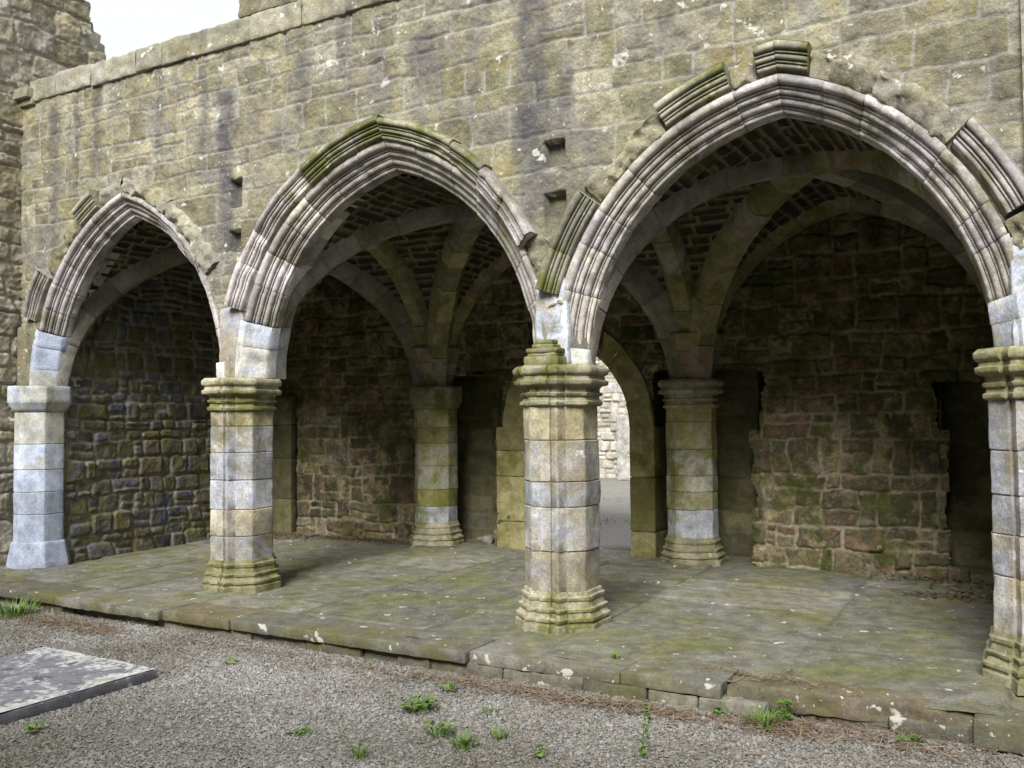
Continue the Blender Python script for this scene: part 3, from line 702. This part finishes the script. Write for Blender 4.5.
# ------------------------------------------------------------------ ground
acc = Acc()
g = np.concatenate([[-150, -40], np.linspace(-12, 12, 121), [40, 150]])
X, Yg = np.meshgrid(g, g, indexing='ij'); Zg = GZ-.012+.012*fbm(X*1.3, Yg*1.3, 0, 44)
acc.grid(np.stack([X, Yg, Zg], -1), np.full(X.shape+(4,), .5))
tag(acc.build('gravel_ground', M['gravel']), kind='structure')
acc = Acc(); X, Yg = np.meshgrid(np.linspace(-30, 15, 46), np.linspace(4.28, 40, 37), indexing='ij')
acc.grid(np.stack([X, Yg, -.06+.01*fbm(X, Yg, 0, 45)], -1), np.full(X.shape+(4,), .5)); tag(acc.build('gravel_path', M['gravel']), kind='structure')

def pebbles(n, seed, region):
    rg = RS(seed); P = region(rg, n); n = len(P)
    base = np.array([(1, 0, 0), (-1, 0, 0), (0, 1, 0), (0, -1, 0), (0, 0, 1), (0, 0, -1)], float)
    T = np.array([(0, 2, 4), (2, 1, 4), (1, 3, 4), (3, 0, 4), (2, 0, 5), (1, 2, 5), (3, 1, 5), (0, 3, 5)])
    s = (.0042+.0085*rg.rand(n)**2.6)*np.where(rg.rand(n) < .006, 2.0, 1); s = s[:, None, None]
    V = base[None]+.45*rg.randn(n, 6, 3); V = V*s*np.array([1, 1, .75])
    a = rg.rand(n)*6.283; c, q = np.cos(a)[:, None], np.sin(a)[:, None]
    W = V.copy(); W[..., 0] = c*V[..., 0]-q*V[..., 1]; W[..., 1] = q*V[..., 0]+c*V[..., 1]
    W += P[:, None, :]
    tr = T[None]+np.arange(n)[:, None, None]*6
    tone = np.clip(.5+.62*(rg.rand(n)-.5)+.55*fbm(P[:, 0]*1.1, P[:, 1]*1.6, 0, 61, 4), 0, 1)
    at = np.repeat(np.stack([tone]*4, -1), 6, 0)
    acc = Acc(); acc.add(W.reshape(-1, 3), None, tr.reshape(-1, 3), at); return acc
def reg_front(rg, n):
    x = -7.3+11.1*rg.rand(n); y = -4.0+3.0*rg.rand(n)
    lo = -3.9+.26*np.maximum(x+1.5, 0)*2.0
    k = (y > np.minimum(lo, -1.6)) & (rg.rand(n) < .80+1.0*fbm(x*1.7, y*1.7, 0, 63, 4)); x, y = x[k], y[k]
    return np.stack([x, y, GZ-.010+.012*fbm(x*1.3, y*1.3, 0, 44)+.006*rg.rand(len(x))], -1)
pb = pebbles(330000, 3, reg_front).build('gravel_stones', M['pebble'], smooth=False); tag(pb, 'grey crushed gravel spread over the yard in front of the platform', 'gravel', kind='stuff')

# ledger stone lying in the gravel at the left
led = thing('grave_slab', 'flat dark grave slab with white lichen border lying in the gravel', 'grave slab', (-2.83, -3.2, GZ))
acc = Acc()
rough_box(acc, (-2.83, -3.20, GZ+.018), (1.32, 1.96, .085), .010, .03, .006, 41, rot=-.02)
X, Yg = np.meshgrid(np.linspace(-.652, .652, 210), np.linspace(-.972, .972, 310), indexing='ij')
dd = np.minimum(.66-X+.04*fbm(X*6, Yg*6, 0, 65), .98-Yg)
q = .9*fbm(X*11, Yg*11, 0, 66, 4)+.9*fbm(X*34, Yg*34, 0, 69, 3)
q2 = q+.5*fbm(X*90, Yg*90, 0, 74, 2); msk = np.maximum(sstep(-.1, .42, q2+.48-dd*2.6), .7*sstep(.30, .65, q2+.08))
cr, sr = math.cos(-.02), math.sin(-.02)
XX = -2.83+cr*X-sr*Yg; YY = -3.20+sr*X+cr*Yg
acc.grid(np.stack([XX, YY, GZ+.0655+.005*fbm(X*7, Yg*7, 0, 68)+.004*msk], -1), np.stack([.5+.5*fbm(X*4, Yg*4, 0, 71), 0*X+.6, msk, 0*X], -1))
acc.build('slab', M['ledger'], led, sharp=50)

# ------------------------------------------------------------------ weeds, straw, litter
def blades(acc, c, n, hgt, spread, seed, wid=.006):
    rg = RS(seed)
    for k in range(n):
        a = rg.rand()*6.283; r = spread*math.sqrt(rg.rand())*.6; b = np.array(c)+np.array([math.cos(a)*r, math.sin(a)*r, 0])
        L = hgt*(.5+.6*rg.rand()); ln = .25+.6*rg.rand(); w = wid*(.6+.7*rg.rand()); d = np.array([math.cos(a), math.sin(a), 0]); pr = np.array([-d[1], d[0], 0]); V = []
        for i in range(4):
            t = i/3; p = b+d*ln*L*t*t+np.array([0, 0, L*t*(1-.25*t*ln)]); ww = w*(1-t)**.6
            V += [p-pr*ww, p+pr*ww]
        acc.add(V, [(0, 1, 3, 2), (2, 3, 5, 4), (4, 5, 7, 6)], None, (rg.rand(), .5, 0, .5))
def leaves(acc, c, n, hgt, spread, seed, size=.022):
    rg = RS(seed)
    for k in range(n):
        a = rg.rand()*6.283; r = spread*math.sqrt(rg.rand()); p = np.array(c)+np.array([math.cos(a)*r, math.sin(a)*r, hgt*(.25+.75*rg.rand())])
        b2 = rg.rand()*6.283; d = np.array([math.cos(b2), math.sin(b2), .5*rg.randn()*.6]); pr = np.cross(d, (0, 0, 1)); pr /= np.linalg.norm(pr)+1e-6; s = size*(.5+.8*rg.rand())
        V = [p-d*s, p-d*s*.3+pr*s*.55, p+d*s*.5+pr*s*.5, p+d*s, p+d*s*.5-pr*s*.5, p-d*s*.3-pr*s*.55]; at = (rg.rand(), .5, 0, .5)
        acc.add(V, [(0, 1, 2, 3), (0, 3, 4, 5)], None, at)
        q = np.array(c)+np.array([math.cos(a)*r*.4, math.sin(a)*r*.4, 0]); pw = np.array([.0018, .0012, 0])
        acc.add([q-pw, q+pw, p+pw, p-pw], [(0, 1, 2, 3)], None, at)
WEEDS = [
 ((-5.15, -1.42), 'tuft', 170, .16, .36, 'thick green grass tuft against the platform edge at far left'),
 ((-0.07, -1.96), 'leaf', 60, .075, .12, 'broad patch of low green leaves in gravel, largest of the middle weeds'),
 ((0.30, -2.27), 'leaf', 36, .08, .09, 'low leafy weed in gravel just in front of the broadest leaf patch'),
 ((-0.14, -1.50), 'leaf', 14, .05, .06, 'little green sprig in gravel nearest to the platform edge, middle of the yard'),
 ((0.10, -2.75), 'tuft', 26, .09, .09, 'pale grass sprout in gravel at the bottom edge of the photo'),
 ((0.53, -2.36), 'tuft', 40, .10, .11, 'bushy green weed in gravel beside the pale grass sprout'),
 ((0.63, -2.13), 'tuft', 24, .07, .13, 'thin sparse grass spread in gravel left of the tall weed'),
 ((0.97, -2.26), 'leaf', 12, .05, .06, 'tiny leafy weed at the bottom edge, just left of the tall weed'),
 ((1.47, -2.05), 'tall', 34, .30, .05, 'tall thin leafy weed standing upright in the gravel'),
 ((1.93, -1.24), 'tuft', 70, .12, .16, 'bright green grass tuft under the rusty broken edge slab'),
 ((2.02, -1.10), 'leaf', 26, .14, .05, 'small upright plant growing from the crack of the rusty edge slab'),
 ((-1.88, -3.33), 'leaf', 12, .05, .05, 'lone small weed in gravel right of the grave slab'),
 ((-0.44, -2.62), 'leaf', 10, .035, .07, 'flat dark green weed between the grave slab and the leaf patches'),
 ((-2.00, -1.70), 'leaf', 10, .045, .06, 'small weed by the platform edge under the second pillar'),
 ((.38, -1.80), 'tuft', 16, .06, .16, 'sparse thin grass blades right of the broad leaf patch'),
 ((1.62, -1.16), 'leaf', 12, .05, .05, 'small seedling at the foot of the platform, between tall weed and rusty slab'),
 ((2.72, -1.12), 'leaf', 14, .05, .07, 'low sprawling weed under the right end of the rusty edge slab'),
 ((0.80, -0.80), 'tuft', 22, .06, .06, 'small grass tuft growing on the platform beside the middle pillar'),
]
for k, ((x, y), kind, n, hg, sp, lab) in enumerate(WEEDS):
    z = 0.0 if y > -1.0 else GZ-.005
    acc = Acc()
    if kind == 'tuft': blades(acc, (x, y, z), n, hg, sp, 1200+k); leaves(acc, (x, y, z), n//5, hg*.6, sp*.7, 1250+k, .014)
    elif kind == 'leaf': leaves(acc, (x, y, z), n, hg, sp, 1200+k, .024); blades(acc, (x, y, z), n//3, hg, sp, 1260+k, .004)
    else:
        rg = RS(77)
        for i in range(24):
            t = i/23; leaves(acc, (x+.03*math.sin(t*2), y, z+hg*t*.92), 2, .03, .035*(1.1-t*.6), 1300+i, .016)
        acc.add([(x-.003, y, z), (x+.003, y, z), (x+.03, y, z+hg), (x+.026, y, z+hg)], [(0, 1, 2, 3)], None, (.2, .5, 0, .5))
    tag(acc.build('grass_tuft' if kind == 'tuft' else 'weed_plant', M['weed'], org=(x, y, z), smooth=False), lab, 'weed', 'weeds growing around the platform')

def scatter(spots, seed, L, wid, ztop):
    rg = RS(seed); acc = Acc()
    for (x, y, sx, sy, n, z) in spots:
        px = x+sx*np.clip(rg.randn(n), -2, 2)*.5; py = y+sy*np.clip(rg.randn(n), -2, 2)*.5; a = rg.rand(n)*6.283; l = L*(.5+rg.rand(n)); w = wid*(.6+.8*rg.rand(n)); zz = z+ztop*rg.rand(n)
        d = np.stack([np.cos(a), np.sin(a), .12*rg.randn(n)], -1)*l[:, None]/2; p = np.stack([-np.sin(a), np.cos(a), .3*rg.randn(n)], -1)*w[:, None]
        c = np.stack([px, py, zz], -1); b = np.array([0, 0, .004])
        V = np.stack([c-d-p, c-d+p, c+b+p, c+b-p, c+d+p, c+d-p], 1).reshape(-1, 3)
        i = np.arange(n)[:, None]*6; Q = np.concatenate([i+np.array([[0, 1, 2, 3]]), i+np.array([[3, 2, 4, 5]])], 0)
        acc.add(V, Q, None, np.repeat(np.stack([rg.rand(n)]*4, -1), 6, 0))
    return acc
ST = [(-4.5, -1.42, .7, .2, 550, GZ), (-3.75, -1.48, .3, .16, 250, GZ), (.45, -1.30, 1.0, .16, 700, GZ), (1.2, -1.28, .5, .12, 300, GZ), (-.7, -1.33, 1.0, .08, 130, GZ), (1.95, -1.22, .35, .2, 450, GZ), (2.5, -1.15, .8, .25, 500, GZ), (1.9, -.8, .5, .12, 120, .004), (-2.3, -1.35, 1.0, .06, 90, GZ), (-1, -1.9, 5, .6, 160, GZ)]
tag(scatter(ST, 31, .09, .0022, .016).build('dry_straw', M['straw'], smooth=False), 'brown dry pine needles gathered along the foot of the platform', 'dry straw', kind='stuff')
LT = [(-5.0, 3.30, 1.5, .2, 900, .004), (-6.0, 3.0, .6, .4, 300, .004), (3.0, 2.9, .5, .5, 300, .004), (2.6, 2.5, .4, .12, 120, .004), (2.6, 3.4, .7, .15, 200, .004)]
tag(scatter(LT, 32, .035, .008, .02).build('leaf_litter', M['litter'], smooth=False), 'reddish dead leaves piled at the foot of the back wall', 'leaf litter', kind='stuff')
for k, (x, y, s, lab) in enumerate(((-2.95, 3.78, .13, 'pale rubble stone in the dark niche right of the green pillar'), (-3.12, 3.85, .10, 'smaller darker stone beside the pale one in the niche'), (2.72, 3.5, .17, 'mossy loose stone at the foot of the right end of the back wall'))):
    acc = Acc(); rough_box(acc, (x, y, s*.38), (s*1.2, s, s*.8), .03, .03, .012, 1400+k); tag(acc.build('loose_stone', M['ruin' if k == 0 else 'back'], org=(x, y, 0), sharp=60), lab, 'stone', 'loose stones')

# unseen courtyard walls behind and beside the viewer, added to block low sky light
cw = thing('added_courtyard_wall', 'high unseen wall added across the gravel yard to block low sky light', 'wall', (1, -12.4, GZ))
acc = Acc(); rough_box(acc, (2, -12.4, 3.9), (22, .7, 8.4), .03, .35, .02, 21, freq=2); acc.build('masonry', M['sidewall'], cw)
cw = thing('added_courtyard_wall', 'unseen wall added on the right of the gravel yard to block low sky light', 'wall', (10, -7, GZ))
acc = Acc(); rough_box(acc, (10.3, -6.5, 2.7), (.7, 13.6, 6.0), .03, .35, .02, 22, freq=2); acc.build('masonry', M['sidewall'], cw)
# ------------------------------------------------------------------ ruins beyond the doorway
rw = thing('ruined_building', 'pale sunlit rubble ruin seen through the doorway', 'ruin', (-7, 17, 0))
acc = Acc(); panel(acc, (-14, 17.2, -.1), (9.6, 0, 0), (0, 0, 6.5), 95, (0, -1, 0), rows=(.14, .34), wid=(.16, .45), warp=.08, joint=.03, var=.04, relief=.04, split=.4); acc.build('masonry', M['ruin'], rw)
acc = Acc(); rough_box(acc, (-9.2, 17.5, 3.2), (9.6, .5, 6.5), .02, .8, 0, 3); acc.build('wall_core', M['ruin'], rw)
acc = Acc()
rough_box(acc, (-6.05, 16.6, .8), (.62, .6, 1.75), .06, .06, .03, 1500, freq=4)
acc.build('buttress', M['ruin'], rw, sharp=50)
acc = Acc(); blades(acc, (-2.9, 7.6, -.06), 150, .035, 1.3, 88, .008); blades(acc, (-4.6, 11.5, -.06), 150, .04, 2.2, 89, .01); tag(acc.build('grass', M['weed'], org=(-2.9, 7.6, -.06), smooth=False), 'thin patch of grass in the gravel beyond the doorway', 'grass', kind='stuff')

# ------------------------------------------------------------------ light
SUN_EL, SUN_AZ = math.radians(41), math.radians(169)   # azimuth measured from +Y clockwise
w = bpy.data.worlds.new('World'); sc.world = w; w.use_nodes = True; t = w.node_tree; t.nodes.clear()
sky = t.nodes.new('ShaderNodeTexSky'); sky.sky_type = 'NISHITA'; sky.sun_disc = False; sky.sun_elevation = SUN_EL; sky.sun_rotation = SUN_AZ
sky.air_density = 1.0; sky.dust_density = 4.0; sky.ozone_density = 1.0
mx = t.nodes.new('ShaderNodeMix'); mx.data_type = 'RGBA'; mx.inputs[0].default_value = .8; mx.inputs[7].default_value = (11.5, 11.6, 11.8, 1)
bg = t.nodes.new('ShaderNodeBackground'); bg.inputs[1].default_value = .06; out = t.nodes.new('ShaderNodeOutputWorld')
t.links.new(sky.outputs[0], mx.inputs[6]); t.links.new(mx.outputs[2], bg.inputs[0]); t.links.new(bg.outputs[0], out.inputs[0])
sl = bpy.data.lights.new('sun', 'SUN'); sl.energy = 3.5; sl.angle = math.radians(26); sl.color = (1, .97, .92)
so = bpy.data.objects.new('sun', sl); COL.objects.link(so)
dx, dy, dz = math.sin(SUN_AZ)*math.cos(SUN_EL), math.cos(SUN_AZ)*math.cos(SUN_EL), math.sin(SUN_EL)
from mathutils import Vector
so.rotation_euler = Vector((dx, dy, dz)).to_track_quat('Z', 'Y').to_euler(); so.location = (0, -5, 12)

# ------------------------------------------------------------------ camera
f, yaw, pitch, roll = 911.0, .510, .036, -.009
cy_, sy_, cp, sp = math.cos(yaw), math.sin(yaw), math.cos(pitch), math.sin(pitch)
F = np.array([-sy_*cp, cy_*cp, sp]); R = np.array([cy_, sy_, 0]); U = np.cross(R, F)
R2 = math.cos(roll)*R+math.sin(roll)*U; U2 = -math.sin(roll)*R+math.cos(roll)*U
cd = bpy.data.cameras.new('camera'); cd.sensor_width = 36; cd.lens = f/1024*36; cd.clip_end = 1000; cd.clip_start = .05
co = bpy.data.objects.new('camera', cd); COL.objects.link(co)
m = Matrix.Identity(4)
for i in range(3): m[i][0], m[i][1], m[i][2] = R2[i], U2[i], -F[i]
m[0][3], m[1][3], m[2][3] = 3.314, -6.748, 1.69
co.matrix_world = m; sc.camera = co
sc.view_settings.view_transform = 'Standard'; sc.view_settings.look = 'None'; sc.view_settings.exposure = .8; sc.view_settings.gamma = 1
sc.render.resolution_x, sc.render.resolution_y = 1024, 768
